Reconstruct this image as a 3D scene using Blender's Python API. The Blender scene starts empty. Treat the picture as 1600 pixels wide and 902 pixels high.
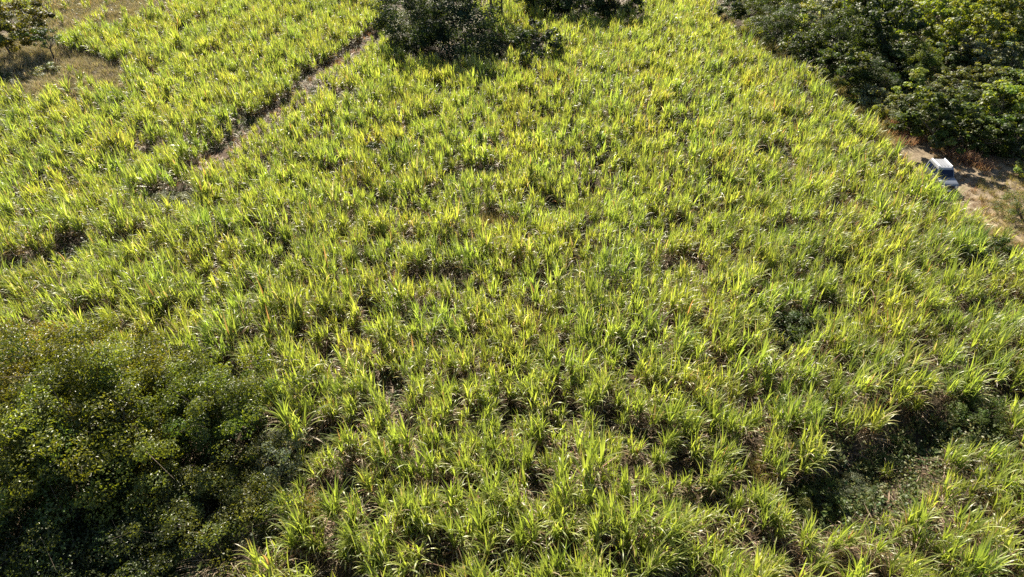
import bpy, bmesh, math, random
import numpy as np
from mathutils import Vector, Matrix

# ------------------------------------------------------------------ camera, light, exposure
sc = bpy.context.scene
COL = sc.collection
H, PITCH, FPX = 26.0, math.radians(38.0), 1067.0
cam_d = bpy.data.cameras.new('camera'); cam = bpy.data.objects.new('camera', cam_d); COL.objects.link(cam)
cam_d.sensor_width = 36.0; cam_d.lens = 36.0*FPX/1600.0
cam_d.clip_start = 0.1; cam_d.clip_end = 3000
cam.location = (0, 0, H); cam.rotation_euler = (math.pi/2-PITCH, 0, 0)
sc.camera = cam

SUN_EL, SUN_AZ = math.radians(37), math.radians(-14)      # azimuth from +Y towards +X
w = bpy.data.worlds.new('World'); sc.world = w; w.use_nodes = True
nt = w.node_tree; bg = nt.nodes['Background']
sky = nt.nodes.new('ShaderNodeTexSky'); sky.sky_type = 'NISHITA'; sky.sun_disc = False
sky.sun_elevation = SUN_EL; sky.sun_rotation = SUN_AZ; sky.altitude = 100
nt.links.new(sky.outputs[0], bg.inputs[0]); bg.inputs[1].default_value = 0.05
sd = bpy.data.lights.new('sun', 'SUN'); sd.energy = 5.0; sd.angle = math.radians(0.5); sd.color = (1.0, 0.915, 0.755)
so = bpy.data.objects.new('sun', sd); COL.objects.link(so)
S = Vector((math.sin(SUN_AZ)*math.cos(SUN_EL), math.cos(SUN_AZ)*math.cos(SUN_EL), math.sin(SUN_EL)))
so.rotation_euler = S.to_track_quat('Z', 'Y').to_euler(); so.location = S*200
sc.view_settings.view_transform = 'Standard'; sc.view_settings.look = 'None'
sc.view_settings.exposure = 1.92; sc.view_settings.gamma = 1; sc.view_settings.use_curve_mapping = False
sc.cycles.max_bounces = 6; sc.cycles.diffuse_bounces = 4; sc.cycles.glossy_bounces = 2
sc.cycles.transmission_bounces = 4; sc.cycles.use_denoising = False
sc.cycles.sample_clamp_indirect = 4.0

RNG = np.random.default_rng(7)
random.seed(7)

# ------------------------------------------------------------------ where a point of the ground lies
def at(u, v, z=0.0):
    """ground point seen at pixel (u, v) of the 1600 x 902 photograph, on the level z"""
    du, dv = u-800.0, v-451.0
    dx = du; dy = FPX*math.cos(PITCH)-dv*math.sin(PITCH); dz = -FPX*math.sin(PITCH)-dv*math.cos(PITCH)
    t = (z-H)/dz
    return (dx*t, dy*t)
GUL = (np.array(at(1265, 795)), np.array(at(1450, 675)))      # the ditch beside the verge
def hgt(x, y):
    x = np.asarray(x, float); y = np.asarray(y, float)
    gx, gy = GUL[1]-GUL[0]; t = np.clip(((x-GUL[0][0])*gx+(y-GUL[0][1])*gy)/(gx*gx+gy*gy), 0, 1)
    d = np.hypot(x-GUL[0][0]-t*gx, y-GUL[0][1]-t*gy)
    return (-1.2*np.exp(-(d/1.6)**2)+0.28*np.sin(x*0.11+0.7)*np.sin(y*0.09+1.1) + 0.16*np.sin(x*0.27+y*0.19) + 0.09*np.sin(x*0.5-y*0.43+2))
def to_px(x, y, z=0.0):
    x = np.asarray(x); y = np.asarray(y)
    d = y*math.cos(PITCH)-(z-H)*math.sin(PITCH); up = y*math.sin(PITCH)+(z-H)*math.cos(PITCH)
    return 800+FPX*x/d, 451-FPX*up/d
def inside(u, v, poly):
    u = np.asarray(u, float); v = np.asarray(v, float); r = np.zeros(u.shape, bool); n = len(poly); j = n-1
    for i in range(n):
        xi, yi = poly[i]; xj, yj = poly[j]
        c = ((yi > v) != (yj > v)) & (u < (xj-xi)*(v-yi)/((yj-yi) or 1e-9)+xi)
        r ^= c; j = i
    return r
def noise2(x, y, s, seed):
    r = np.random.default_rng(seed); out = 0
    for k in range(6):
        a = r.uniform(0, 6.283); f = r.uniform(.6, 1.7)/s; p = r.uniform(0, 6.283)
        out = out + np.sin((x*math.cos(a)+y*math.sin(a))*f*6.283+p)
    return out/6**.5

# ------------------------------------------------------------------ things, parts and meshes
def tag(o, label=None, cat=None, group=None, kind=None):
    if label: o['label'] = label
    if cat: o['category'] = cat
    if group: o['group'] = group
    if kind: o['kind'] = kind
    return o
def empty(name, loc, rz=0, scale=1):
    o = bpy.data.objects.new(name, None); COL.objects.link(o); o.location = loc; o.rotation_euler = (0, 0, rz)
    o.scale = (scale,)*3 if not hasattr(scale, '__len__') else scale
    o.empty_display_size = .2
    return o
def link(name, mesh, parent=None):
    o = bpy.data.objects.new(name, mesh); COL.objects.link(o)
    if parent: o.parent = parent
    return o
def mesh_of(name, V, F, C=None, mats=(), smooth=True):
    me = bpy.data.meshes.new(name)
    V = np.ascontiguousarray(V, np.float32); F = np.ascontiguousarray(F, np.int32)
    k = F.shape[1]
    me.vertices.add(len(V)); me.vertices.foreach_set('co', V.ravel())
    me.loops.add(F.size); me.loops.foreach_set('vertex_index', F.ravel())
    me.polygons.add(len(F)); me.polygons.foreach_set('loop_start', np.arange(0, F.size, k, dtype=np.int32))
    me.polygons.foreach_set('use_smooth', np.full(len(F), smooth))
    if C is not None:
        a = me.attributes.new('tint', 'FLOAT_COLOR', 'POINT')
        a.data.foreach_set('color', np.ascontiguousarray(np.concatenate([C, np.ones((len(C), 1))], 1), np.float32).ravel())
    for m in mats: me.materials.append(m)
    me.update(calc_edges=True)
    return me
def join(parts):
    Vs, Fs, Cs, n = [], [], [], 0
    for V, F, C in parts:
        Vs.append(V); Fs.append(F+n); Cs.append(C); n += len(V)
    return np.concatenate(Vs), np.concatenate(Fs), np.concatenate(Cs)

# ------------------------------------------------------------------ materials
def leaf_material(name, trans=.45, rough=.42, spec=.45, tgain=(1.25, 1.3, .7), use_obj=False):
    m = bpy.data.materials.new(name); m.use_nodes = True; n = m.node_tree.nodes; l = m.node_tree.links
    for x in list(n): n.remove(x)
    out = n.new('ShaderNodeOutputMaterial'); mix = n.new('ShaderNodeMixShader'); mix.inputs[0].default_value = trans
    p = n.new('ShaderNodeBsdfPrincipled'); t = n.new('ShaderNodeBsdfTranslucent'); a = n.new('ShaderNodeAttribute'); a.attribute_name = 'tint'
    p.inputs['Roughness'].default_value = rough; p.inputs['Specular IOR Level'].default_value = spec
    src = a.outputs['Color']
    if use_obj:
        oi = n.new('ShaderNodeObjectInfo'); mm = n.new('ShaderNodeMix'); mm.data_type = 'RGBA'; mm.blend_type = 'MULTIPLY'; mm.inputs[0].default_value = 1
        l.new(src, mm.inputs[6]); l.new(oi.outputs['Color'], mm.inputs[7]); src = mm.outputs[2]
    g = n.new('ShaderNodeMix'); g.data_type = 'RGBA'; g.blend_type = 'MULTIPLY'; g.inputs[0].default_value = 1
    l.new(src, g.inputs[6]); g.inputs[7].default_value = (*tgain, 1)
    l.new(src, p.inputs['Base Color']); l.new(g.outputs[2], t.inputs[0])
    l.new(p.outputs[0], mix.inputs[1]); l.new(t.outputs[0], mix.inputs[2]); l.new(mix.outputs[0], out.inputs[0])
    return m
def noise_material(name, cols, scale, rough=.95, bump=.4, detail=8, scale2=None):
    m = bpy.data.materials.new(name); m.use_nodes = True; n = m.node_tree.nodes; l = m.node_tree.links
    p = n['Principled BSDF']; p.inputs['Roughness'].default_value = rough; p.inputs['Specular IOR Level'].default_value = .2
    tc = n.new('ShaderNodeTexCoord'); nz = n.new('ShaderNodeTexNoise'); nz.inputs['Scale'].default_value = scale; nz.inputs['Detail'].default_value = detail
    nz.inputs['Roughness'].default_value = .65
    l.new(tc.outputs['Object'], nz.inputs['Vector'])
    r = n.new('ShaderNodeValToRGB'); l.new(nz.outputs[0], r.inputs[0]); e = r.color_ramp.elements
    for k, c in enumerate(cols):
        x = e[k] if k < 2 else e.new(.5)
        x.color = (*c, 1)
    for k in range(len(cols)): e[k].position = .3+.4*k/(len(cols)-1)
    for k, c in enumerate(cols): e[k].color = (*c, 1)
    l.new(r.outputs[0], p.inputs['Base Color'])
    if bump:
        b = n.new('ShaderNodeBump'); b.inputs['Strength'].default_value = bump; b.inputs['Distance'].default_value = .1
        n2 = n.new('ShaderNodeTexNoise'); n2.inputs['Scale'].default_value = scale2 or scale*4; n2.inputs['Detail'].default_value = 5
        l.new(tc.outputs['Object'], n2.inputs['Vector']); l.new(n2.outputs[0], b.inputs['Height']); l.new(b.outputs[0], p.inputs['Normal'])
    return m
def plain(name, col, rough=.5, metal=0, spec=.5, coat=0, var=.12):
    m = bpy.data.materials.new(name); m.use_nodes = True; n = m.node_tree.nodes; l = m.node_tree.links; p = n['Principled BSDF']
    tc = n.new('ShaderNodeTexCoord'); nz = n.new('ShaderNodeTexNoise'); nz.inputs['Scale'].default_value = 6; l.new(tc.outputs['Object'], nz.inputs['Vector'])
    r = n.new('ShaderNodeValToRGB'); l.new(nz.outputs[0], r.inputs[0])
    r.color_ramp.elements[0].color = (*[c*(1-var) for c in col], 1); r.color_ramp.elements[1].color = (*[min(1, c*(1+var)) for c in col], 1)
    l.new(r.outputs[0], p.inputs['Base Color'])
    p.inputs['Roughness'].default_value = rough; p.inputs['Metallic'].default_value = metal; p.inputs['Specular IOR Level'].default_value = spec
    p.inputs['Coat Weight'].default_value = coat
    return m
M_CANE = leaf_material('sugarcane_leaf', .5, .46, .8, (1.62, 1.68, .85))
M_DEAD = leaf_material('dead_cane_leaf', .25, .6, .3, (1.1, 1.0, .8))
M_STALK = leaf_material('cane_stalk', .05, .5, .4)
M_TREE = leaf_material('tree_leaf', .42, .5, .22, (2.2, 2.0, .45), True)
M_DARK = leaf_material('dark_tree_leaf', .3, .6, .06, (2.2, 2.0, .45), True)
M_FORE = leaf_material('foreground_tree_leaf', .42, .38, .38, (2.2, 2.0, .45), True)
M_WEED = leaf_material('weed_leaf', .4, .5, .35, (1.4, 1.4, .6))
M_DRY = leaf_material('dry_grass_blade', .35, .6, .25, (1.2, 1.1, .8))
M_BARK = noise_material('bark', [(.05, .035, .025), (.11, .085, .06), (.2, .17, .14)], 9, .9, .6)
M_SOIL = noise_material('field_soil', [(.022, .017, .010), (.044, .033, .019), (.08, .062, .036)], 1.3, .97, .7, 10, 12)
M_SAND = noise_material('sandy_track', [(.085, .06, .038), (.15, .115, .075), (.23, .185, .125)], 1.1, .95, .6, 10, 9)
M_FURROW = noise_material('furrow_soil', [(.035, .022, .014), (.07, .046, .03), (.13, .09, .058)], 1.5, .97, .7, 10, 14)

# ------------------------------------------------------------------ strips (grass and cane leaves), tubes, leaf cards
def strips(p0, phi, a0, kap, L, wd, seg, cb, ct, twist=None, pw=1.5, tipstart=.55):
    N = len(phi); t = np.linspace(0, 1, seg+1)
    tm = (t[1:]+t[:-1])/2
    am = a0[:, None]+kap[:, None]*tm[None]**pw
    X = np.concatenate([np.zeros((N, 1)), np.cumsum(np.sin(am), 1)], 1)*(L/seg)[:, None]
    Z = np.concatenate([np.zeros((N, 1)), np.cumsum(np.cos(am), 1)], 1)*(L/seg)[:, None]
    c, s = np.cos(phi)[:, None], np.sin(phi)[:, None]
    P = np.stack([p0[:, 0:1]+c*X, p0[:, 1:2]+s*X, p0[:, 2:3]+Z], -1)
    prof = np.minimum(1, .45+t*3.0)*(1-t**2.2)+.02
    tw = (np.zeros(N) if twist is None else twist)[:, None]*t[None]
    a = a0[:, None]+kap[:, None]*t[None]**pw
    side = np.stack([-s*np.ones_like(a), c*np.ones_like(a), np.zeros_like(a)], -1)
    nor = np.stack([-np.cos(a)*c, -np.cos(a)*s, np.sin(a)], -1)
    sd = side*np.cos(tw)[..., None]+nor*np.sin(tw)[..., None]
    hw = (wd[:, None]*prof[None]*.5)[..., None]
    V = np.stack([P-sd*hw, P+sd*hw], 2).reshape(-1, 3)
    base = (np.arange(N)*(seg+1)*2)[:, None]+(np.arange(seg)*2)[None]
    F = np.stack([base, base+1, base+3, base+2], -1).reshape(-1, 4)
    k = np.clip((t-tipstart)/(1-tipstart), 0, 1)[None, :, None]**1.5
    C = cb[:, None]*(1-k)+ct[:, None]*k
    C = np.repeat(C[:, :, None], 2, 2).reshape(-1, 3)
    return V, F, C
def tube(path, rad, n=6, col=(.1, .1, .1)):
    path = np.asarray(path, float); k = len(path); V = []
    for i in range(k):
        d = path[min(i+1, k-1)]-path[max(i-1, 0)]; d = d/(np.linalg.norm(d)+1e-9)
        u = np.cross(d, [.3, .9, .1]); u /= np.linalg.norm(u)+1e-9; q = np.cross(d, u)
        a = np.linspace(0, 2*np.pi, n, endpoint=False)
        V.append(path[i]+rad[i]*(np.cos(a)[:, None]*u+np.sin(a)[:, None]*q))
    V = np.concatenate(V); F = []
    for i in range(k-1):
        for j in range(n): F.append((i*n+j, i*n+(j+1) % n, (i+1)*n+(j+1) % n, (i+1)*n+j))
    return V, np.array(F), np.tile(np.array(col, float), (len(V), 1))
def cards(P, Nn, size, col, rng, aspect=.55, fold=0.0):
    """leaf shaped faces at P, facing Nn"""
    N = len(P); Nn = Nn/(np.linalg.norm(Nn, axis=1, keepdims=True)+1e-9)
    r = rng.normal(size=(N, 3)); a = np.cross(Nn, r); a /= np.linalg.norm(a, axis=1, keepdims=True)+1e-9
    b = np.cross(Nn, a); L = size[:, None]; Wd = L*aspect
    if not fold:
        V = np.stack([P-a*L*.5, P+b*Wd*.5-a*L*.05, P+a*L*.5, P-b*Wd*.5-a*L*.05], 1).reshape(-1, 3)
        i = np.arange(N)[:, None]*4; F = np.concatenate([i, i+1, i+2, i+3], 1); k = 4
    else:
        up = Nn*L*fold
        V = np.stack([P-a*L*.5, P+b*Wd*.5-a*L*.12+up, P+b*Wd*.42+a*L*.2+up, P+a*L*.5-up*.6, P-b*Wd*.42+a*L*.2+up, P-b*Wd*.5-a*L*.12+up], 1).reshape(-1, 3)
        i = np.arange(N)[:, None]*6
        F = np.concatenate([np.concatenate([i, i+1, i+2, i+3], 1), np.concatenate([i, i+3, i+4, i+5], 1)]); k = 6
    return V, F, np.repeat(col, k, 0)

# ------------------------------------------------------------------ regions of the photograph, as outlines on the ground
FOREST = [(1075, -60), (1118, 40), (1190, 100), (1270, 145), (1340, 200), (1392, 245), (1425, 258), (1490, 246), (1610, 275), (1900, 330), (1900, -60)]
CLEARING = [(1345, 185), (1385, 215), (1440, 214), (1490, 246), (1610, 275), (1900, 330), (1900, 470), (1600, 432), (1555, 395), (1510, 362), (1474, 330), (1428, 290), (1396, 256)]
SANDY = [(1402, 226), (1440, 222), (1490, 252), (1560, 272), (1700, 300), (1700, 350), (1600, 322), (1545, 312), (1535, 345), (1500, 345), (1475, 315), (1452, 290), (1425, 262)]
BARE_NW = [(-150, 60), (40, 60), (95, 86), (150, 98), (225, 126), (190, 158), (105, 156), (50, 158), (-150, 170)]
BARE_WEST = [(-150, 20), (80, 30), (110, 90), (95, 150), (40, 165), (-150, 180)]
BARE_TOP = [(60, -15), (300, -15), (265, 34), (190, 54), (120, 70), (75, 64)]
TREEAREA = [(-300, 610), (60, 600), (200, 605), (330, 600), (410, 600), (440, 660), (440, 720), (480, 770), (430, 850), (400, 1000), (-300, 1000)]
GULLY = [(1215, 770), (1290, 725), (1370, 690), (1430, 645), (1490, 625), (1540, 660), (1480, 730), (1425, 800), (1350, 830), (1290, 860), (1220, 850)]
GREENVERGE = [(1490, 640), (1560, 620), (1640, 640), (1640, 700), (1540, 720), (1480, 700)]
PALE_SE = [(1290, 850), (1350, 830), (1390, 870), (1360, 930), (1280, 930)]
CLUMPTREES = [(600, 60), (630, 98), (720, 114), (800, 110), (865, 104), (850, 72), (785, 70), (750, 30), (750, -60), (600, -60)]
TOPTREES = [(860, -60), (1000, -60), (1005, 46), (850, 46)]
# gaps: (u, v, radius in m, weedy)
GAPS = [(590, 250, 1.5, 1), (550, 160, 1.8, 1), (1062, 420, 1.5, 0), (985, 168, 1.5, 0), (1078, 202, 1.5, 1), (760, 275, 1.3, 1), (716, 285, 1.2, 0),
        (655, 448, 1.2, 0), (705, 440, 1.1, 0), (1240, 520, 1.6, 1), (1330, 510, 1.2, 1), (270, 330, 2.2, 1), (525, 280, 1.2, 1), (150, 510, 1.6, 0), (40, 425, 1.5, 1),
        (120, 400, 1.6, 0), (210, 395, 1.4, 1), (820, 655, .9, 0), (640, 690, .8, 0), (1100, 585, .9, 0), (950, 420, 1.0, 1), (840, 475, .9, 1), (1160, 640, .8, 1),
        (560, 760, 1.2, 1), (520, 700, 1.1, 1), (1290, 700, .9, 1), (1215, 245, 1.3, 1), (870, 330, 1.2, 1), (770, 355, 1.5, 2), (1330, 340, 1.2, 2), (1545, 420, 1.3, 1),
        (1500, 440, 1.0, 1), (1180, 430, 1.0, 1), (1400, 480, .9, 1), (440, 430, 1.1, 1), (330, 215, 1.0, 0), (920, 250, 1.1, 1), (690, 200, 1.0, 1), (480, 545, .8, 0), (600, 610, .8, 1),
        (740, 560, .8, 0), (1010, 700, .8, 0), (1090, 800, .8, 1), (730, 780, .8, 0), (1215, 560, 1.0, 1), (1450, 600, .9, 0), (860, 780, .7, 0), (660, 350, 1.1, 1)]
GAPXY = np.array([(*at(u, v), r*.85) for u, v, r, _ in GAPS])
F0, F1 = np.array(at(285, 292)), np.array(at(585, 50))
FDIR = (F1-F0)/np.linalg.norm(F1-F0); FNOR = np.array([-FDIR[1], FDIR[0]])

# ------------------------------------------------------------------ ground
def grid_ground():
    a = np.concatenate([[-900, -500, -300, -190], np.arange(-130, 131, 1.25), [190, 300, 500, 900]])
    b = np.concatenate([[-300, -120, -50], np.arange(-15, 141, 1.25), [190, 300, 600, 1200, 2000]])
    X, Y = np.meshgrid(a, b); fade = np.clip((150-np.maximum(abs(X), abs(Y)))/20, 0, 1)
    V = np.stack([X, Y, hgt(X, Y)*fade], -1).reshape(-1, 3); nx = len(a)
    i, j = np.meshgrid(np.arange(nx-1), np.arange(len(b)-1)); q = (j*nx+i).ravel()
    return V, np.stack([q, q+1, q+nx+1, q+nx], 1)
V, F = grid_ground()
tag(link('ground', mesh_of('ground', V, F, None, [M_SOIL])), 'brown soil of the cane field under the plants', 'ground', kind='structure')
def sheet(name, poly, mat, lift, label, cell=.07, rag=.5, mask=None):
    xy = np.array([at(u, v) for u, v in poly]) if poly is not None else None
    x0, y0 = xy.min(0)-1; x1, y1 = xy.max(0)+1
    xs = np.arange(x0, x1, cell); ys = np.arange(y0, y1, cell); X, Y = np.meshgrid(xs, ys)
    cx, cy = X[:-1, :-1]+cell/2, Y[:-1, :-1]+cell/2
    ok = inside(cx+noise2(cx, cy, 2.5, 5)*rag, cy+noise2(cx, cy, 2.2, 6)*rag, [tuple(p) for p in xy])
    V = np.stack([X, Y, hgt(X, Y)+lift+.012*noise2(X, Y, .9, 9)], -1).reshape(-1, 3); nx = len(xs)
    j, i = np.nonzero(ok); q = j*nx+i
    F = np.stack([q, q+1, q+nx+1, q+nx], 1)
    used, inv = np.unique(F, return_inverse=True)
    o = link(name, mesh_of(name, V[used], inv.reshape(-1, 4), None, [mat]))
    return tag(o, label, 'path' if 'path' in name else 'ground', kind='structure')
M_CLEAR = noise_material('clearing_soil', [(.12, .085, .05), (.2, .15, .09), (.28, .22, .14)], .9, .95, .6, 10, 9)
sheet('clearing_ground', [(1385, 190), (1490, 236), (1610, 262), (1900, 330), (1900, 480), (1600, 440), (1500, 350), (1400, 240)], M_CLEAR, .03, 'olive brown bare soil of the clearing around the sandy track', cell=.1)
sheet('dirt_path', SANDY, M_SAND, .06, 'pale sandy dirt track where the white car is parked')
sheet('furrow_path', [(285, 288), (296, 292), (420, 203), (512, 125), (590, 53), (582, 48), (498, 112), (405, 192)], M_FURROW, .05, 'brown bare furrow running through the cane', rag=.25)

# ------------------------------------------------------------------ sugarcane
G1, G2, G3 = np.array([.160, .200, .040]), np.array([.218, .248, .048]), np.array([.268, .272, .062])
DRYC = np.array([[.34, .26, .16], [.25, .185, .10], [.15, .10, .055], [.42, .36, .25], [.24, .13, .075]])
def clump(seed, nsh, leaves, dead, seg, dseg, wmul=1.0, yellow=.3, droop=1.0, dry=.06, tall=1.0, spread=.29):
    r = np.random.default_rng(seed)
    lean = r.uniform(0, 6.283); parts = {0: [], 1: [], 2: []}
    for s in range(nsh):
        a = r.uniform(0, 6.283); q = spread*math.sqrt(r.uniform())*(1 if r.uniform() < .8 else 1.5)
        bx, by = q*math.cos(a), q*math.sin(a)
        hs = r.uniform(.55, 1.15)*tall; tilt = r.uniform(.02, .24); ta = a+r.normal()*.6 if r.uniform() < .45 else r.normal()*.7
        top = np.array([bx+math.cos(ta)*math.sin(tilt)*hs, by+math.sin(ta)*math.sin(tilt)*hs, hs*math.cos(tilt)])
        n = leaves+r.integers(-1, 2)
        k = np.linspace(0, 1, n)**1.25                        # 0 = newest, upright
        p0 = np.array([bx, by, 0])+(top-np.array([bx, by, 0]))*(1-.38*k)[:, None]
        phi = np.where(r.uniform(size=n) < .5, r.normal(size=n)*.75, r.uniform(0, 6.283)+np.arange(n)*np.pi+r.normal(size=n)*.5)
        # the shoot's own lean
        a0 = .07+.38*k**.9+np.abs(r.normal(size=n))*.08
        kap = (.45+2.1*k**1.1*droop)*r.uniform(.4, 1.4, n)
        L = (1.0+.25*r.normal(size=n)*.5)*(.75+.45*np.sin(np.pi*(.25+.6*k)))*tall
        wd = r.uniform(.044, .068, n)*wmul
        y = np.clip(r.normal(yellow, .2, n), 0, 1)[:, None]
        cb = np.where(y < .5, G1+(G2-G1)*y*2, G2+(G3-G2)*(y*2-1))*r.uniform(.85, 1.15, (n, 1))
        isdry = (r.uniform(size=n) < dry*.6+.10*(k > .75))[:, None]
        cb = np.where(isdry, DRYC[r.integers(0, 5, n)], cb)
        tip = (r.uniform(size=n) < .35)[:, None]
        ct = np.where(tip, DRYC[r.integers(0, 4, n)]*np.array([1, .95, .7]), cb*1.05)
        parts[0].append(strips(p0, phi, a0, kap, L*(1.02-.12*k), wd, seg, cb, ct, r.normal(size=n)*.5, 2.3))
        if dead:
            m = dead; z = r.uniform(.15, .8, m)
            p1 = np.array([bx, by, 0])+(top-np.array([bx, by, 0]))*z[:, None]
            parts[1].append(strips(p1, r.uniform(0, 6.283, m), r.uniform(.5, 1.3, m), r.uniform(.6, 1.6, m), r.uniform(.5, .95, m)*tall, r.uniform(.03, .05, m)*wmul, dseg,
                                   DRYC[r.integers(0, 5, m)]*r.uniform(.6, 1.1, (m, 1)), DRYC[r.integers(0, 5, m)], r.normal(size=m)*1.2))
        rr = .016*max(1, wmul*.8)
        sc_ = np.array([.10, .06, .04])*r.uniform(.7, 1.5)+np.array([.02, .05, 0])*r.uniform()
        parts[2].append(tube([[bx, by, -.1], list(top*.55+np.array([bx, by, 0])*.45), list(top)], [rr, rr, rr*.7], 3, sc_))
    return {k: join(v) for k, v in parts.items() if v}
NEARV = [clump(100+i, 6+i % 4, 8, 6, 7, 4, 1.08, [.3, .5, .2][i % 3], [1.3, 1.6, 1.0][i % 3], [.05, .12, .03][i % 3], [1, .95, 1.1][i % 3]) for i in range(15)]
MIDV = [join(list(clump(300+i, 6+i % 3, 7, 4, 5, 3, 1.05, [.3, .5, .2][i % 3], [1.2, 1.5, .95][i % 3], .09, 1.04, .29).values())) for i in range(30)]
FARV = [join(list(clump(500+i, 6+i % 2, 6, 3, 4, 2, 1.35, [.35, .5, .25][i % 3], .95, .08, 1, .31).values())) for i in range(24)]

def cane_points():
    rs, cs = .90, .54
    A = np.arange(-90, 190, cs); B = np.arange(-160, 160, rs)
    a, b = np.meshgrid(A, B); n = a.size
    a = a.ravel()+RNG.normal(size=n)*.22; b = b.ravel()+RNG.normal(size=n)*.17
    x = F0[0]+FDIR[0]*a+FNOR[0]*b; y = F0[1]+FDIR[1]*a+FNOR[1]*b
    ok = (y > 9.5) & (y < 112); x, y = x[ok], y[ok]
    u, v = to_px(x, y)
    ok = (u > -170) & (u < 1770) & (v < 1010) & (v > -30); x, y, u, v = x[ok], y[ok], u[ok], v[ok]
    keep = np.ones(len(x), bool)
    ru, rv = u+noise2(x, y, 3, 21)*5, v+noise2(x, y, 3, 22)*4
    for poly, p in ((FOREST, 1), (CLEARING, 1), (BARE_NW, .95), (BARE_TOP, .92), (BARE_WEST, 1), (TREEAREA, 1), (GULLY, .98), (GREENVERGE, .75), (PALE_SE, .65), (CLUMPTREES, 1), (TOPTREES, 1)):
        keep &= ~(inside(ru, rv, poly) & (RNG.uniform(size=len(x)) < p))
    for gx, gy, gr in GAPXY:
        keep &= (np.hypot(x-gx, y-gy) > gr*RNG.uniform(.8, 1.15, len(x)))
    fa = (x-F0[0])*FDIR[0]+(y-F0[1])*FDIR[1]; fb = (x-F0[0])*FNOR[0]+(y-F0[1])*FNOR[1]
    L = np.linalg.norm(F1-F0)
    keep &= ~((fa > -1) & (fa < L) & (abs(fb+noise2(fa, fa*0, 9, 3)*.3) < np.where(fa > 2, .85, .6)))
    d = noise2(x, y, 5.5, 31)+.6*noise2(x, y, 2.2, 32)
    keep &= RNG.uniform(size=len(x)) < np.clip(.95-.3*(d > 1.05)-.4*(d > 1.6), 0, 1)
    keep &= RNG.uniform(size=len(x)) < .93
    x, y, u, v = x[keep], y[keep], u[keep], v[keep]
    hs = np.clip(1.0+.13*noise2(x, y, 6, 41)+.08*noise2(x, y, 2.5, 42)+RNG.normal(size=len(x))*.2, .5, 1.7)*.86
    hs *= np.where(inside(u, v, [(1180, 640), (1700, 640), (1700, 1000), (1180, 1000)]), .88, 1)
    fa = (x-F0[0])*FDIR[0]+(y-F0[1])*FDIR[1]; fb = (x-F0[0])*FNOR[0]+(y-F0[1])*FNOR[1]
    hs *= np.where((fa > 0) & (fa < L+2) & (fb < 0) & (fb > -4.2), .52+.1*np.clip(-fb-1, 0, 3), 1)      # the younger, shorter row along the furrow
    near_ = np.clip((v-480)/250, 0, 1); hs *= 1+.13*near_
    gx, gy = GUL[1]-GUL[0]; gl = math.hypot(gx, gy)
    ga = ((x-GUL[0][0])*gx+(y-GUL[0][1])*gy)/gl; gb = ((x-GUL[0][0])*-gy+(y-GUL[0][1])*gx)/gl
    hs *= np.where((ga > -1) & (ga < gl+1) & (gb > .8) & (gb < 4), 1.12, 1)     # tall cane on the bank above the ditch
    k2 = RNG.uniform(size=len(x)) > .14*near_
    x, y, u, v, hs = x[k2], y[k2], u[k2], v[k2], hs[k2]
    return x, y, u, v, hs
cx, cy, cu, cv, chs = cane_points()
order = np.argsort(np.hypot(cx, cy-0)+1000*((cu < -20) | (cu > 1620) | (cv > 915)))
near = order[:300]; rest = np.setdiff1d(np.arange(len(cx)), near)
print('cane clumps', len(cx))
near_meshes = []
for i, parts in enumerate(NEARV):
    near_meshes.append([(nm, mesh_of(nm, *parts[k], [mt])) for k, nm, mt in ((0, 'green_leaves', M_CANE), (1, 'dead_leaves', M_DEAD), (2, 'stalks', M_STALK)) if k in parts])
LOOK = ['fresh green upright sugarcane clump', 'yellowish drooping sugarcane clump with dead blades', 'tall stiff green sugarcane clump']
def where(u, v):
    if u > 1230: return 'on the verge beyond the dark gully', 'sugarcane clumps beyond the gully'
    if u < 640: return 'beside the big dark foreground tree', 'sugarcane clumps beside the foreground tree'
    return 'in the front rows of the open field', 'sugarcane clumps in the front rows'
def bend(x, y, rng):
    return np.where(x < 5, math.pi, 0)+np.clip(noise2(x, y, 14, 61)*.9, -1.3, 1.3)+rng.normal(size=np.shape(x))*.8
for n, i in enumerate(near):
    k = int(RNG.integers(0, 15)); wh, grp = where(cu[i], cv[i])
    t = empty('sugarcane_clump', (cx[i], cy[i], float(hgt(cx[i], cy[i]))), float(bend(cx[i], cy[i], RNG)), tuple(chs[i]*np.array([1, 1, 1])))
    tag(t, LOOK[k % 3]+' '+wh, 'sugarcane', grp+', '+['fresh', 'drooping', 'tall'][k % 3])
    for nm, me in near_meshes[k]: link(nm, me, t)
def scatter(variants, x, y, s, rng, tilt=.0, cvar=.12, z=None, hue=None, rot=None):
    out = []; n = len(x); vi = rng.integers(0, len(variants), n); rot = rng.uniform(0, 6.283, n) if rot is None else rot
    zz = hgt(x, y) if z is None else z
    for k, (V, F, C) in enumerate(variants):
        idx = np.nonzero(vi == k)[0]
        if not len(idx): continue
        c, sn = np.cos(rot[idx])[:, None], np.sin(rot[idx])[:, None]; ss = s[idx][:, None]
        X = (V[None, :, 0]*c-V[None, :, 1]*sn)*ss+x[idx][:, None]; Y = (V[None, :, 0]*sn+V[None, :, 1]*c)*ss+y[idx][:, None]; Z = V[None, :, 2]*ss+zz[idx][:, None]
        m = len(idx)
        FF = (F[None]+(np.arange(m)*len(V))[:, None, None]).reshape(-1, 4)
        g = rng.normal(1, cvar, (m, 1, 1))
        h = .45*hue[idx][:, None, None] if hue is not None else np.zeros((m, 1, 1))
        CC = C[None]*np.clip(g, .6, 1.5)*(1+h*np.array([.25, .05, -.1]))
        out.append((np.stack([X, Y, Z], -1).reshape(-1, 3), FF, CC.reshape(-1, 3)))
    return join(out)
hue = np.clip(noise2(cx, cy, 9, 51)*.6+RNG.normal(size=len(cx))*.35, -1.2, 1.5)
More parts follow.
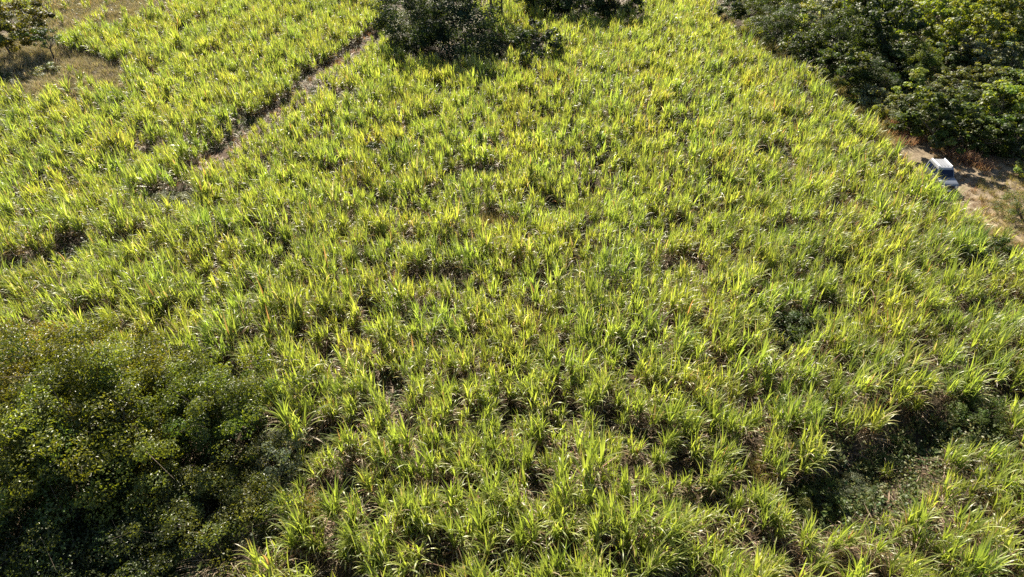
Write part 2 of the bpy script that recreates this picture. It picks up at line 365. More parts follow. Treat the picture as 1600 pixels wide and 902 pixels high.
far = cv[rest] < 330
A = scatter(MIDV, cx[rest][~far], cy[rest][~far], chs[rest][~far], RNG, hue=hue[rest][~far], rot=bend(cx[rest][~far], cy[rest][~far], RNG))
B = scatter(FARV, cx[rest][far], cy[rest][far], chs[rest][far], RNG, hue=hue[rest][far], rot=bend(cx[rest][far], cy[rest][far], RNG))
tag(link('sugarcane_crop', mesh_of('sugarcane_crop', *join([A, B]), [M_CANE])), 'yellow green sugarcane crop filling the field behind the front rows', 'sugarcane', kind='stuff')
print('crop faces', len(A[1])+len(B[1]))

# ------------------------------------------------------------------ weeds, litter and dry grass
def weed(seed, n, r0, h, size, col, var=.25):
    r = np.random.default_rng(seed); k = max(3, n//14)
    c = r.uniform(-1, 1, (k, 2))*r0; ch = r.uniform(.35, 1, k)*h
    i = r.integers(0, k, n); z = r.uniform(.15, 1, n)
    P = np.stack([c[i, 0]+r.normal(size=n)*.12*r0, c[i, 1]+r.normal(size=n)*.12*r0, ch[i]*z], 1)
    N = np.stack([r.normal(size=n)*.6, r.normal(size=n)*.6, np.ones(n)], 1)
    C = np.array(col)*r.uniform(1-var, 1+var, (n, 1))*np.array([1, 1, 1])
    C = C*(1+r.normal(size=(n, 1))*np.array([.2, .03, 0]))
    return cards(P, N, r.uniform(.6, 1.3, n)*size, np.clip(C, .01, .6), r, .5)
WEEDS = [weed(700+i, 110, .55, [.5, .9, .7][i % 3], [.13, .11, .16][i % 3], [(.055, .078, .016), (.08, .098, .02), (.05, .07, .016), (.105, .108, .03)][i % 4]) for i in range(12)]
def tuft(seed, n, L, wd, cols, a=(.05, .6), k=(.1, 1.0), r0=.15, seg=3):
    r = np.random.default_rng(seed); q = r0*np.sqrt(r.uniform(size=n)); t = r.uniform(0, 6.283, n)
    p0 = np.stack([q*np.cos(t), q*np.sin(t), -.03*np.ones(n)], 1); cols = np.array(cols)
    cb = cols[r.integers(0, len(cols), n)]*r.uniform(.75, 1.2, (n, 1))
    return strips(p0, t+r.normal(size=n)*.8, r.uniform(*a, n), r.uniform(*k, n), r.uniform(.5, 1, n)*L, np.full(n, wd)*r.uniform(.7, 1.3, n), seg, cb, cb*1.1, r.normal(size=n)*.5)
DRYG = [(.30, .21, .12), (.40, .31, .19), (.24, .15, .09)]
REDG = [(.22, .11, .07), (.30, .17, .10), (.36, .25, .14)]
OLVG = [(.20, .18, .05), (.26, .22, .08), (.16, .16, .045), (.30, .25, .12)]
T_DRY = [tuft(800+i, 26, .6, .03, DRYG) for i in range(6)]
T_RED = [tuft(820+i, 30, .7, .028, REDG, r0=.25) for i in range(6)]
T_OLV = [tuft(840+i, 26, .6, .028, OLVG, r0=.22) for i in range(6)]
T_LIT = [tuft(860+i, 16, .7, .05, [(.22, .15, .09), (.15, .095, .06), (.09, .055, .04), (.30, .23, .15)], (1.3, 1.65), (-.2, .35), .45, 2) for i in range(8)]
T_TAN = [tuft(880+i, 40, .95, .032, [(.30, .24, .17), (.34, .29, .21), (.2, .19, .09), (.24, .23, .11)], (.1, .8), (.1, 1.), .3) for i in range(6)]
for V, F, C in T_LIT: V[:, 2] += .08
def fill(poly, per_m2, seed):
    r = np.random.default_rng(seed); xy = np.array([at(u, v) for u, v in poly]); lo, hi = xy.min(0), xy.max(0)
    n = int((hi-lo).prod()*per_m2); p = r.uniform(lo, hi, (n, 2)); return p[inside(p[:, 0], p[:, 1], [tuple(q) for q in xy])]
VIEW = [(-60, -25), (1660, -25), (1660, 960), (-60, 960)]
p = fill(VIEW, 1.0, 1); r_ = np.random.default_rng(11)
u, v = to_px(p[:, 0], p[:, 1]); ok = ~inside(u, v, CLEARING); p, u, v = p[ok], u[ok], v[ok]
lit = scatter(T_LIT, p[:, 0], p[:, 1], r_.uniform(.7, 1.4, len(p)), r_, cvar=.2)
tag(link('leaf_litter', mesh_of('leaf_litter', *lit, [M_DEAD])), 'dead brown cane leaves lying on the soil between the plants', 'leaf litter', kind='stuff')
ws = []
p = fill(VIEW, 1.0, 2); u, v = to_px(p[:, 0], p[:, 1])
dens = noise2(p[:, 0], p[:, 1], 5.5, 31)+.6*noise2(p[:, 0], p[:, 1], 2.2, 32)
ok = ~inside(u, v, CLEARING) & ~inside(u, v, BARE_NW) & (dens > -.2); p = p[ok]
ws.append(scatter(WEEDS, p[:, 0], p[:, 1], r_.uniform(.6, 1.25, len(p)), r_, cvar=.2))
for (gx, gy, gr), g in zip(GAPXY, GAPS):
    if g[3] < 2:
        n = int(gr*gr*(5.5 if g[3] else 4)); q = r_.normal(size=(n, 2))*gr*.5+np.array([gx, gy])
        ws.append(scatter(WEEDS, q[:, 0], q[:, 1], r_.uniform(.8, 1.5, n), r_, cvar=.2))
for poly, d in ((GULLY, 2.6), (GREENVERGE, 3.2), ([(1400, 700), (1500, 660), (1640, 690), (1640, 760), (1480, 790), (1400, 850), (1340, 840)], 1.5), (TREEAREA, 1.5), (CLUMPTREES, 1.2)):
    q = fill(poly, d, 33); ws.append(scatter(WEEDS, q[:, 0], q[:, 1], r_.uniform(.7, 1.5, len(q)), r_, cvar=.2))
tag(link('weeds', mesh_of('weeds', *join(ws), [M_WEED])), 'low dark green broadleaf weeds growing between the cane', 'weeds', kind='stuff')
q = fill([(1100, -40), (1210, 75), (1345, 155), (1400, 195), (1490, 236), (1620, 268), (1700, 260), (1700, -40)], 1.1, 55)
ug = scatter(WEEDS, q[:, 0], q[:, 1], r_.uniform(1.2, 2.6, len(q)), r_, cvar=.2)
tag(link('undergrowth', mesh_of('undergrowth', *ug, [M_WEED])), 'dense green undergrowth below the forest trees', 'undergrowth', kind='stuff')
ds = []
for poly, d, T, s in ((BARE_NW, 4, T_TAN, 1.0), (BARE_NW, 3, T_OLV, 1.2), (BARE_TOP, 3, T_TAN, 1), (BARE_TOP, 3, T_OLV, 1.3), (PALE_SE, 6.0, T_OLV, 1.2),
                      ([(1385, 195), (1440, 205), (1500, 245), (1545, 262), (1540, 275), (1495, 262), (1440, 228), (1400, 235)], 7, T_RED, 1.25),
                      ([(1110, 15), (1200, 65), (1290, 120), (1345, 155), (1410, 200), (1400, 246), (1340, 202), (1270, 148), (1185, 105), (1110, 45)], 3.0, T_OLV, 1.6),
                      ([(1520, 285), (1610, 285), (1700, 310), (1700, 450), (1600, 430), (1545, 400), (1505, 350), (1530, 335)], 7, T_OLV, .75),
                      ([(1440, 215), (1600, 270), (1600, 330), (1500, 350)], 2.6, T_RED, .55), ([(1440, 215), (1600, 270), (1600, 330), (1500, 350)], 2.2, T_OLV, .55), ([(1440, 215), (1600, 270), (1600, 330), (1500, 350)], 1.5, T_LIT, .7), ([(1560, 370), (1640, 370), (1640, 430), (1570, 415)], 2, T_RED, .7)):
    q = fill(poly, d, 44); ds.append(scatter(T, q[:, 0], q[:, 1], r_.uniform(.6, 1.3, len(q))*s, r_, cvar=.2))
for g, (gx, gy, gr) in zip(GAPS, GAPXY):
    if g[3] == 2:
        q = r_.normal(size=(40, 2))*gr*.5+np.array([gx, gy]); ds.append(scatter(T_OLV+T_RED[:2], q[:, 0], q[:, 1], r_.uniform(1, 1.8, 40), r_, cvar=.15))
fl = np.linalg.norm(F1-F0); q = F0+FDIR*r_.uniform(-1, fl, (120, 1))+FNOR*r_.normal(size=(120, 1))*.5
ds.append(scatter(T_RED, q[:, 0], q[:, 1], r_.uniform(.5, .9, len(q)), r_, cvar=.25))
tag(link('dry_grass', mesh_of('dry_grass', *join(ds), [M_DRY])), 'straw and russet dry grass on the track, bare patches and field margin', 'dry grass', kind='stuff')

# ------------------------------------------------------------------ trees and shrubs
def tree_mesh(seed, h, r, nc, lpc, leaf, zc=.58, flat=.75, fold=0, limbs=7, cone=0, shellmin=.5, aspect=.55, rcm=1.0, low=-.45, rag=.12):
    """returns (trunk, crown) arrays; crown is many leaves in clumps at the ends of limbs"""
    g = np.random.default_rng(seed); C = []
    cz = h*zc
    lobes = g.normal(size=(6, 3)); lobes /= np.linalg.norm(lobes, axis=1, keepdims=True); la = g.uniform(-.3, .35, 6)
    while len(C) < nc:
        d = g.normal(size=3); d /= np.linalg.norm(d)
        if d[2] < low: continue
        k = 1+sum(a*max(0, d@lb)**3 for a, lb in zip(la, lobes))
        q = g.uniform(shellmin, 1)**.6*k*g.uniform(1-rag, 1+rag)
        R = r*(1-cone*max(0, d[2])*.5)
        C.append([d[0]*R*q, d[1]*R*q, cz+d[2]*(h-cz)*q*(1+cone*.2)])
    C = np.array(C); P, N, L, K = [], [], [], []
    for c in C:
        n = int(lpc*g.uniform(.6, 1.4)); rc = g.uniform(.28, .5)*r*.5*rcm
        d = g.normal(size=(n, 3)); d /= np.linalg.norm(d, axis=1, keepdims=True)
        rad = g.uniform(.25, 1, (n, 1))**.5
        P.append(c+d*rad*rc*np.array([1.15, 1.15, flat]))
        N.append(d*.7+np.array([0, 0, .5])+g.normal(size=(n, 3))*.55+(c-np.array([0, 0, cz]))/r*.3)
        L.append(g.uniform(.6, 1.35, n)*leaf)
        b = g.uniform(.5, 1.55); hue = g.normal()*.09
        col = np.array([1+hue, 1, 1-hue*.5])*b*g.uniform(.7, 1.35, (n, 1)); K.append(col)
    crown = cards(np.concatenate(P), np.concatenate(N), np.concatenate(L), np.concatenate(K), g, aspect, fold)
    tr = []; rt = .015*h+.03
    fork = np.array([g.normal()*.1*r, g.normal()*.1*r, cz*.55])
    tr.append(tube([[0, 0, -.3], [fork[0]*.4, fork[1]*.4, fork[2]*.5], fork], [rt*1.3, rt, rt*.8], 8))
    for c in C[np.linspace(0, nc-1, min(limbs, nc)).astype(int)]:
        m = (fork+c)/2+np.array([0, 0, -.08*h])+g.normal(size=3)*.08*r
        tr.append(tube([fork-np.array([0, 0, .1]), m, c], [rt*.6, rt*.35, rt*.1], 5))
        e = c+(c-m)*.35+g.normal(size=3)*.2*r; tr.append(tube([c, e], [rt*.12, rt*.04], 4))
    return join(tr), crown
def proto(seed, *a, lm=None, **k):
    T, Cr = tree_mesh(seed, *a, **k)
    return mesh_of('trunk', T[0], T[1], None, [M_BARK]), mesh_of('crown', *Cr, [lm or M_TREE], smooth=False)
def plant_tree(name, pr, x, y, s, rz, col, label, cat, group=None, trunkname='trunk', crownname='crown', sz=None):
    t = empty(name, (x, y, float(hgt(x, y))), rz, (s, s, sz or s)); tag(t, label, cat, group)
    o = link(trunkname, pr[0], t); c = link(crownname, pr[1], t); c.color = (*col, 1)
    return t
ROUND = [proto(900+i, 5.5, 2.5, 64, 85, .26, zc=.5, fold=0, low=-.6, rcm=.66, shellmin=.3) for i in range(5)]
LUMPY = [proto(920+i, 5.5, 2.5, 80, 85, .21, zc=.5, flat=.6, rcm=.6, low=-.6, shellmin=.35) for i in range(3)]
FEATH = [proto(950+i, 5.5, 2.5, 70, 170, .15, zc=.5, low=-.6, rcm=.85, shellmin=.3, rag=.2, aspect=.4) for i in range(3)]
CONE = [proto(930+i, 5.5, 1.6, 40, 110, .18, zc=.4, cone=1.2, rcm=.9) for i in range(1)]
BUSH = [proto(940+i, 1.8, 1.3, 30, 90, .14, zc=.35, low=-.2) for i in range(4)]
FINE = [proto(960+i, 1.8, 1.2, 40, 130, .08, zc=.38, low=-.2, aspect=.4, rcm=1.1) for i in range(3)]
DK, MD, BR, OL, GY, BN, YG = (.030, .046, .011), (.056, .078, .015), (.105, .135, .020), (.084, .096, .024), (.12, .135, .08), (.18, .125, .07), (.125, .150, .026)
FT = [  # u, v of the crown's middle, radius, height, colour, kind, label
 (1140, 8, 1.8, 4.0, DK, 0, 'small dark round tree at the upper end of the forest edge'),
 (1178, 0, 2.4, 5.0, MD, 1, 'green tree behind the small dark round tree at the forest edge'),
 (1215, 32, 2.4, 5.0, DK, 0, 'dark tree at the edge behind the pale margin shrubs'),
 (1222, -8, 2.6, 5.5, MD, 0, 'mid green tree at the top edge of the forest'),
 (1262, 34, 1.6, 5.2, BR, 3, 'bright narrow pointed tree standing among dark trees near the top'),
 (1268, 66, 2.2, 4.4, DK, 0, 'dark low tree below the bright narrow pointed tree'),
 (1290, 8, 2.8, 5.6, GY, 1, 'greyish green lumpy tree at the top of the forest'),
 (1308, 48, 2.6, 6.8, DK, 0, 'dark broad tree right of the bright narrow pointed tree'),
 (1318, 98, 2.4, 5.0, MD, 0, 'mid green tree overhanging the field margin halfway down the forest edge'),
 (1350, 14, 3.0, 8.0, MD, 0, 'tall mid green tree near the top with small glinting leaves'),
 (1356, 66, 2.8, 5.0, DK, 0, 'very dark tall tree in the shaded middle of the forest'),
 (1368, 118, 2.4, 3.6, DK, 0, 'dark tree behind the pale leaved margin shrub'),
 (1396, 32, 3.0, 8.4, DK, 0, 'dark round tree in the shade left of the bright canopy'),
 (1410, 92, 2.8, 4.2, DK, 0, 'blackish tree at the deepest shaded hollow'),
 (1444, 92, 1.8, 5.2, MD, 2, 'tree with glossy pale leaf clusters beside the shaded hollow'),
 (1425, 148, 1.5, 4.2, BR, 3, 'bright yellow green pointed small tree below the shaded hollow'),
 (1408, 168, 1.6, 2.8, OL, 1, 'low olive tree with reddish leaves left of the small pointed tree'),
 (1445, 172, 2.0, 3.6, DK, 0, 'dark bushy tree right of the small pointed tree'),
 (1420, 2, 3.0, 6.0, BR, 1, 'bright green tree at the top edge left of the yellow canopy'),
 (1462, 26, 3.0, 7.4, BR, 1, 'bright flat topped tree at the left end of the yellow canopy'),
 (1508, 38, 3.2, 8.0, YG, 1, 'broad yellow green tree in the middle of the sunny canopy'),
 (1478, -8, 3.0, 6.0, OL, 1, 'olive tree at the top edge above the yellow canopy'),
 (1540, 8, 3.0, 6.0, MD, 1, 'mid green tree at the top edge above the sunny canopy'),
 (1562, 34, 2.9, 7.6, YG, 1, 'yellow green tree at the right end of the sunny canopy'),
 (1598, 20, 2.8, 6.0, OL, 1, 'olive tree in the top right corner of the forest'),
 (1596, 66, 2.6, 5.6, MD, 0, 'mid green tree at the right edge under the corner tree'),
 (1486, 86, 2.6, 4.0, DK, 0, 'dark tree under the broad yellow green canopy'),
 (1522, 84, 2.2, 5.0, GY, 1, 'grey green tree with pale rounded leaf clusters'),
 (1572, 96, 2.2, 4.6, GY, 1, 'silvery grey tree near the right edge of the forest'),
 (1548, 118, 2.2, 4.4, OL, 1, 'brownish olive tree below the silvery grey tree'),
 (1596, 128, 2.4, 4.8, MD, 0, 'mid green tree at the right edge below the silvery tree'),
 (1500, 134, 2.4, 4.4, OL, 1, 'olive tree with a brown top behind the pale plume'),
 (1472, 178, 2.6, 5.4, MD, 0, 'large mid green bushy tree in front of the pale plume'),
 (1534, 162, 2.4, 4.2, DK, 0, 'dark green tree in the middle of the lower forest'),
 (1578, 164, 2.6, 5.6, BR, 0, 'bright green tree in the lower forest near the right edge'),
 (1508, 196, 2.0, 3.6, DK, 0, 'dark tree right above the russet grass behind the car'),
 (1552, 204, 2.0, 3.6, MD, 0, 'mid green tree at the lower forest edge above the sandy track'),
 (1596, 214, 2.0, 3.6, DK, 0, 'dark tree at the lower right end of the forest'),
]
gr = np.random.default_rng(5)
for i, (u, v, r, h, col, kd, lab) in enumerate(FT):
    x, y = at(u, v, h*.6); pr = [ROUND, LUMPY, FEATH, CONE][2 if (kd < 2 and gr.uniform() < .33) else kd]; pr = pr[int(gr.integers(0, len(pr)))]
    s = 1.08*r/(1.6 if kd == 3 else 2.5)
    plant_tree('pointed_tree' if kd == 3 else 'forest_tree', pr, x, y, s, gr.uniform(0, 6.28), np.array(col)*gr.uniform(.85, 1.15), lab, 'tree', 'trees of the forest beside the field', sz=h/5.5)
SH = [  # u, v of the foot, radius, height, colour, fine, label
 (1168, 62, 1.7, 2.4, YG, 1, 'pale yellow green shrub at the upper field margin'),
 (1196, 84, 1.3, 1.8, OL, 1, 'olive feathery shrub below the pale upper margin shrub'),
 (1236, 112, 1.2, 1.7, OL, 1, 'dry olive shrub on the margin below the bright pointed tree'),
 (1262, 128, 1.0, 1.5, BN, 1, 'tan dead shrub on the margin of the field'),
 (1305, 150, 1.2, 1.7, OL, 1, 'olive brown shrub on the margin beside the dark trees'),
 (1360, 168, 1.6, 2.2, GY, 0, 'pale glossy leaved shrub on the margin left of the small pointed tree'),
 (1366, 188, .8, 1.6, YG, 0, 'small bright yellow shrub among the margin shrubs'),
 (1398, 204, 1.5, 2.0, GY, 1, 'greyish feathery shrub above the parked car'),
 (1430, 216, 1.2, 1.5, OL, 1, 'olive shrub in the russet grass behind the car'),
 (1462, 212, 1.3, 1.8, MD, 0, 'mid green shrub between the russet grass and the forest'),
 (1599, 285, 1.2, 1.5, YG, 0, 'bright shrub on the sandy track at the right edge'),
 (1596, 345, 1.7, 1.7, MD, 1, 'green feathery shrub on the clearing at the right edge'),
 (1540, 412, 1.3, 1.5, DK, 0, 'dark green shrub at the field corner under the clearing'),
 (1508, 425, 1.1, 1.3, DK, 0, 'small dark shrub left of the field corner shrub'),
 (1580, 425, 1.0, 1.1, MD, 0, 'low green shrub right of the field corner shrub'),
 (590, 252, 1.2, 1.5, DK, 0, 'dark shrub in a gap right of the furrow'),
 (552, 166, 1.5, 1.3, OL, 1, 'dry olive shrub in a gap near the upper end of the furrow'),
 (1238, 524, 1.4, 1.3, DK, 0, 'dark green shrub in a gap of the right half of the field'),
 (1320, 515, 1.1, 1.1, MD, 0, 'low green shrub right of the dark gap shrub'),
 (272, 338, 1.8, 1.1, OL, 1, 'wide olive weed bush below the lower end of the furrow'),
 (1078, 206, 1.2, 1.2, DK, 0, 'dark shrub in a gap of the far right field'),
 (445, 745, 1.5, 2.1, GY, 1, 'grey green feathery shrub in front of the foreground tree'),
 (395, 800, 1.3, 1.6, OL, 1, 'olive feathery shrub in the shade below the grey one'),
 (1290, 770, 1.2, 1.2, MD, 1, 'ferny green bush in the dark gully'),
 (1245, 800, 1.1, 1.1, OL, 1, 'olive bush at the near end of the gully'),
 (1530, 660, 1.5, 1.2, MD, 1, 'ferny green bush on the green verge beyond the gully'),
 (1490, 610, 1.3, 1.1, MD, 1, 'ferny bush at the far end of the gully'),
 (1340, 760, 1.0, .9, GY, 1, 'pale ferny bush in the middle of the gully'),
 (75, 122, 1.4, 1.3, GY, 0, 'pale bush beside the dark small tree in the upper left'),
 (10, 135, 1.6, 1.2, DK, 0, 'dark low bush standing in for shade at the left edge below the olive tree'),  # dark bush added where the olive tree's shade lies
 (836, 100, 2.5, 4.0, (.016, .027, .012), 0, 'rounded dark bush at the right end of the tree group'),
 (806, 88, 1.8, 2.6, MD, 1, 'dull olive bush under the thin trunks'),
]
for i, (u, v, r, h, col, fine, lab) in enumerate(SH):
    x, y = at(u, v); pr = (FINE if fine else BUSH)[int(gr.integers(0, 3))]
    plant_tree('shrub', pr, x, y, r/1.25, gr.uniform(0, 6.28), np.array(col)*gr.uniform(.9, 1.1), lab, 'shrub', trunkname='stem', crownname='foliage', sz=h/1.8)
# the tree group at the top of the field
def one_tree(name, u, v, h, r, col, label, seed, zc=.55, nc=110, lpc=150, leaf=.24, **k):
    x, y = at(u, v); pr = proto(seed, h, r, nc, lpc, leaf, zc=zc, **k)
    return plant_tree(name, pr, x, y, 1, 0, col, label, 'tree')
one_tree('broadleaf_tree', 650, 78, 8.0, 4.2, (.026, .040, .022), 'dark broad tree at the left end of the tree group in the field', 1001, lm=M_DARK, zc=.42, low=-.9)
one_tree('broadleaf_tree', 728, 90, 8.5, 4.0, (.024, .038, .024), 'dark bluish tree in the middle of the tree group', 1002, lm=M_DARK, zc=.42, low=-.9)
one_tree('slender_tree', 768, 48, 9.0, 3.0, (.055, .075, .02), 'thin trunked tree with a high open crown next to the dark tree group', 1003, zc=.72, nc=44, low=-.7)
one_tree('slender_tree', 784, 44, 8.5, 2.6, (.065, .080, .02), 'second thin trunk just right of the other thin trunked tree', 1009, zc=.72, nc=36, low=-.7)
one_tree('broadleaf_tree', 905, 36, 6.5, 3.2, (.024, .038, .018), 'dark tree cut by the top edge right of the tree group', 1004, lm=M_DARK, zc=.45, low=-.8)
one_tree('broadleaf_tree', 962, 34, 6.0, 2.8, (.026, .040, .018), 'rightmost dark tree along the top edge of the field', 1005, lm=M_DARK, zc=.45, low=-.8)
one_tree('broadleaf_tree', 845, 24, 6.0, 3.0, (.024, .038, .018), 'dark tree at the top edge between the thin trunks and the other edge trees', 1017, lm=M_DARK, zc=.45, low=-.8)
one_tree('olive_tree', 22, 96, 5.6, 3.7, (.075, .078, .022), 'open olive brown tree with a bare trunk at the upper left', 1006, zc=.6, nc=130, lpc=190, rcm=.7, low=-.7)
one_tree('olive_tree', -30, 74, 5.0, 3.2, (.10, .105, .035), 'olive tree half outside the left edge', 1007, zc=.66, nc=50, lpc=80)
one_tree('small_tree', 88, 100, 3.6, 1.5, (.028, .052, .022), 'small dark green tree right of the olive tree', 1008, zc=.68, nc=26, lpc=70, leaf=.14)
# the foreground trees, lower left; sunlit back and shaded front put into leaf colours
FGK = dict(fold=.10, limbs=34, aspect=.48, lm=M_FORE, rag=.5, shellmin=.2)
one_tree('foreground_tree', 150, 735, 6.4, 4.5, (.080, .098, .017), 'big dark leafy tree filling the lower left corner', 1010, nc=260, lpc=200, leaf=.14, zc=.5, low=-.6, rcm=.66, **FGK)
one_tree('foreground_tree', 350, 675, 4.2, 2.8, (.070, .092, .018), 'glossy dark green tree right of the big foreground tree', 1011, nc=140, lpc=190, leaf=.12, zc=.5, low=-.6, rcm=.8, **FGK)
one_tree('foreground_tree', 40, 640, 3.8, 3.4, (.095, .096, .022), 'olive bronze tree behind the big foreground tree', 1012, nc=150, lpc=180, leaf=.12, zc=.5, low=-.6, rcm=.78, **FGK)
one_tree('foreground_tree', 220, 640, 3.6, 2.9, (.088, .098, .021), 'olive green low tree between the bronze and the glossy tree', 1015, nc=130, lpc=180, leaf=.12, zc=.5, low=-.6, rcm=.78, **FGK)
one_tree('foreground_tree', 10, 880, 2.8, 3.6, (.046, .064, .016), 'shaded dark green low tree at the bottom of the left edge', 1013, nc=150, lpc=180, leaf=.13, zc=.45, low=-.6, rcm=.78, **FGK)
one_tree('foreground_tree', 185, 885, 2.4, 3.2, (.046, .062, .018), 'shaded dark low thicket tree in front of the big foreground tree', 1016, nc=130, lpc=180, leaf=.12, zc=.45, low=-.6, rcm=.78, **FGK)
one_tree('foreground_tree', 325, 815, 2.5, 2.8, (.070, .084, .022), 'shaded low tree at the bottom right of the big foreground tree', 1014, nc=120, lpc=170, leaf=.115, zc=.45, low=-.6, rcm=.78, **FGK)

# ------------------------------------------------------------------ grass tufts that stand out
def grass_thing(name, u, v, s, T, label, cat='grass tuft', mat=M_DRY):
    x, y = at(u, v); o = link(name, mesh_of(name, *T, [mat])); o.location = (x, y, float(hgt(x, y))); o.scale = (s,)*3
    return tag(o, label, cat)
grass_thing('dry_grass_tuft', 492, 815, 1, tuft(2001, 260, 1.9, .022, [(.38, .33, .12), (.30, .25, .09), (.24, .15, .09)], (.0, .16), (0, .35), .28, 4), 'tall yellow dry grass tuft beside the grey feathery shrub')
grass_thing('dead_grass_heap', 350, 875, 1, tuft(2002, 420, 1.7, .03, [(.34, .27, .18), (.26, .2, .12), (.2, .15, .1)], (.3, 1.2), (.6, 1.8), .7, 5), 'collapsed heap of dead tan grass in the shade at the bottom')
grass_thing('grass_plume', 566, 880, 1, tuft(2003, 160, 1.5, .02, [(.5, .46, .4), (.42, .38, .33)], (.0, .3), (.1, .9), .08, 5), 'pale grey feathery grass plume near the bottom edge')
grass_thing('grass_plume', 1453, 165, 1, tuft(2004, 90, 2.8, .05, [(.5, .48, .38), (.42, .42, .28)], (.1, .5), (.1, .5), .15, 4), 'pale plume leaning among the trees below the shaded hollow')
grass_thing('russet_grass_clump', 1195, 745, 1, tuft(2005, 420, 1.4, .022, [(.24, .2, .06), (.28, .2, .08), (.18, .17, .05)], (.1, .7), (.1, .6), .6, 4), 'fine russet grass clump left of the gully')
grass_thing('dry_grass_tuft', 610, 730, 1, tuft(2006, 200, 1.4, .02, [(.2, .17, .05), (.24, .17, .07)], (.0, .4), (.1, .5), .35, 4), 'thin brown grass tuft in the gap right of the grey shrub')

# ------------------------------------------------------------------ the car on the track
def bm_obj(name, bm, mat, parent, bevel=0):
    if bevel: bmesh.ops.bevel(bm, geom=bm.edges[:], offset=bevel, segments=2, affect='EDGES', clamp_overlap=True)
    bmesh.ops.recalc_face_normals(bm, faces=bm.faces[:])
    me = bpy.data.meshes.new(name); bm.to_mesh(me); bm.free(); me.materials.append(mat)
    return link(name, me, parent)
def prism(prof, y0, taper=None):
    bm = bmesh.new(); rows = []
    for s in (-1, 1):
        rows.append([bm.verts.new((x, s*(y0 if taper is None else taper(z)), z)) for x, z in prof])
    n = len(prof); bm.faces.new(rows[0][::-1]); bm.faces.new(rows[1])
    for i in range(n): bm.faces.new((rows[0][i], rows[0][(i+1) % n], rows[1][(i+1) % n], rows[1][i]))
    return bm
def slab(pts, th):
    bm = bmesh.new(); p = [Vector(q) for q in pts]; nrm = (p[1]-p[0]).cross(p[2]-p[0]).normalized()
    a = [bm.verts.new(q) for q in p]; b = [bm.verts.new(q+nrm*th) for q in p]; n = len(p)
    bm.faces.new(a[::-1]); bm.faces.new(b)
    for i in range(n): bm.faces.new((a[i], a[(i+1) % n], b[(i+1) % n], b[i]))
    return bm
def bx(c, d):
    bm = bmesh.new(); bmesh.ops.create_cube(bm, size=1, matrix=Matrix.Translation(c) @ Matrix.Diagonal((*d, 1))); return bm
def cyl(c, r, wd, n=20):
    bm = bmesh.new(); bmesh.ops.create_cone(bm, cap_ends=True, segments=n, radius1=r, radius2=r, depth=wd, matrix=Matrix.Translation(c) @ Matrix.Rotation(math.pi/2, 4, 'X')); return bm
M_PAINT = plain('grey_car_paint', (.11, .12, .14), .35, .3, .5, .4, .03); M_WHITE = plain('pale_roof_paint', (.21, .215, .23), .35, 0, .5, .2, .03); M_RAIL = plain('rail_highlight_paint', (.85, .85, .85), .3, 0, .5, 0, .03); M_GLASS = plain('car_glass', (.006, .012, .035), .12, 0, .2, 0, .02)
M_TRIM = plain('black_plastic', (.02, .02, .022), .5); M_RUBBER = plain('tyre_rubber', (.025, .024, .022), .85); M_RIM = plain('rim_metal', (.45, .45, .46), .35, .9)
M_LAMP = plain('lamp_glass', (.6, .6, .58), .1, 0, .8, .8); M_PLATE = plain('number_plate', (.75, .75, .7), .5)
cxx, cyy = 32.5, 45.95
car = empty('parked_car', (cxx, cyy, float(hgt(cxx, cyy))+.06), math.radians(-92), (.85, .93, .97))
tag(car, 'small grey car with a pale ribbed roof and dark windscreen parked on the sandy track', 'car')
body = bm_obj('body', prism([(-1.66, .36), (1.6, .36), (1.68, .5), (1.69, .78), (1.62, .93), (1.45, .99), (.62, 1.07), (-1.68, 1.07), (-1.7, .7)], .70), M_PAINT, car, .045)
tp = lambda z: .69-(z-1.07)*.15
cabin = bm_obj('cabin', prism([(-1.64, 1.07), (.60, 1.07), (.26, 1.58), (.12, 1.68), (-.5, 1.72), (-1.5, 1.70), (-1.58, 1.6)], .69, tp), M_WHITE, car, .03)
bm_obj('windscreen', slab([(.595, .62, 1.10), (.285, .56, 1.565), (.285, -.56, 1.565), (.595, -.62, 1.10)][::-1], .012), M_GLASS, car)
bm_obj('rear_window', slab([(-1.645, .56, 1.15), (-1.60, .52, 1.56), (-1.60, -.52, 1.56), (-1.645, -.56, 1.15)], .012), M_GLASS, car)
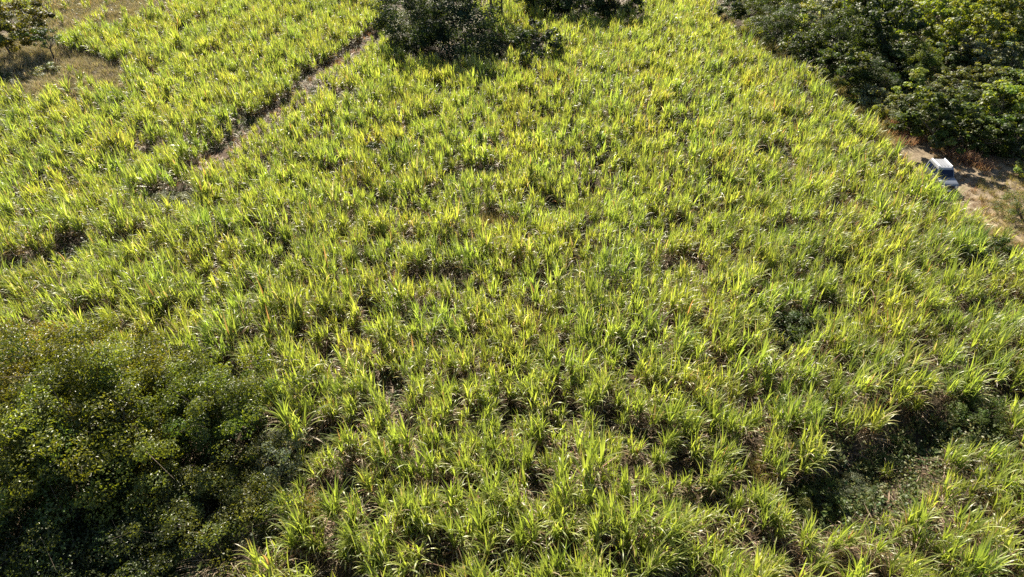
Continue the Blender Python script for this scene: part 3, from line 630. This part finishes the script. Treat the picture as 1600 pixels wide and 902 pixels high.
for s in (-1, 1):
    for x0, x1, x2, x3 in ((-.40, .42, .17, -.40), (-1.45, -.50, -.50, -1.42)):
        q = [(x0, s*(tp(1.13)+.002), 1.13), (x1, s*(tp(1.13)+.002), 1.13), (x2, s*(tp(1.56)+.002), 1.56), (x3, s*(tp(1.56)+.002), 1.56)]
        bm_obj('side_window', slab(q if s < 0 else q[::-1], .010), M_GLASS, car)
    d = bm_obj('door', slab([(-.42, s*.702, .46), (.52, s*.702, .46), (.52, s*.702, 1.04), (-.42, s*.702, 1.04)][::(1 if s < 0 else -1)], .012), M_PAINT, car)
    bm_obj('handle', bx((-.28, s*.725, .94), (.16, .025, .03)), M_TRIM, d)
    bm_obj('mirror', bx((.48, s*.80, 1.16), (.10, .17, .14)), M_TRIM, car, .025)
    bm_obj('headlight', cyl((0, 0, 0), .10, .05), M_LAMP, car).matrix_local = Matrix.Translation((1.68, s*.50, .76)) @ Matrix.Rotation(math.pi/2, 4, 'Z')
    bm_obj('tail_light', bx((-1.70, s*.58, .68), (.04, .10, .22)), plain('tail_light', (.35, .02, .02), .2), car)
    bm_obj('roof_rail', bx((-.7, s*.50, 1.755), (1.5, .09, .06)), M_RAIL, car, .012)  # white of the rails stands in for highlights along the roof
    for x in (-1.12, 1.08):
        bm_obj('wheel_arch', cyl((x, s*.655, .36), .40, .12, 28), M_TRIM, car)
        wh = bm_obj('wheel', cyl((x, s*.66, .30), .32, .17, 28), M_RUBBER, car, .02)
        bm_obj('rim', cyl((x, s*.745, .30), .19, .02, 20), M_RIM, wh)
for y in (-.25, 0, .25): bm_obj('roof_rib', bx((-.75, y, 1.722), (1.3, .06, .02)), M_WHITE, car, .006)
bm_obj('grille', bx((1.69, 0, .74), (.03, .74, .20)), M_TRIM, car, .01)
bm_obj('front_bumper', bx((1.70, 0, .46), (.16, 1.40, .20)), M_TRIM, car, .04)
bm_obj('rear_bumper', bx((-1.72, 0, .46), (.14, 1.38, .18)), M_TRIM, car, .04)
bm_obj('number_plate', bx((1.785, 0, .48), (.012, .33, .16)), M_PLATE, car)
for s in (-1, 1): bm_obj('wiper', slab([(.60, s*.1+.02, 1.125), (.585, s*.1+.03, 1.145), (.50, s*.1-.38, 1.27), (.515, s*.1-.39, 1.25)], .012), M_TRIM, car)
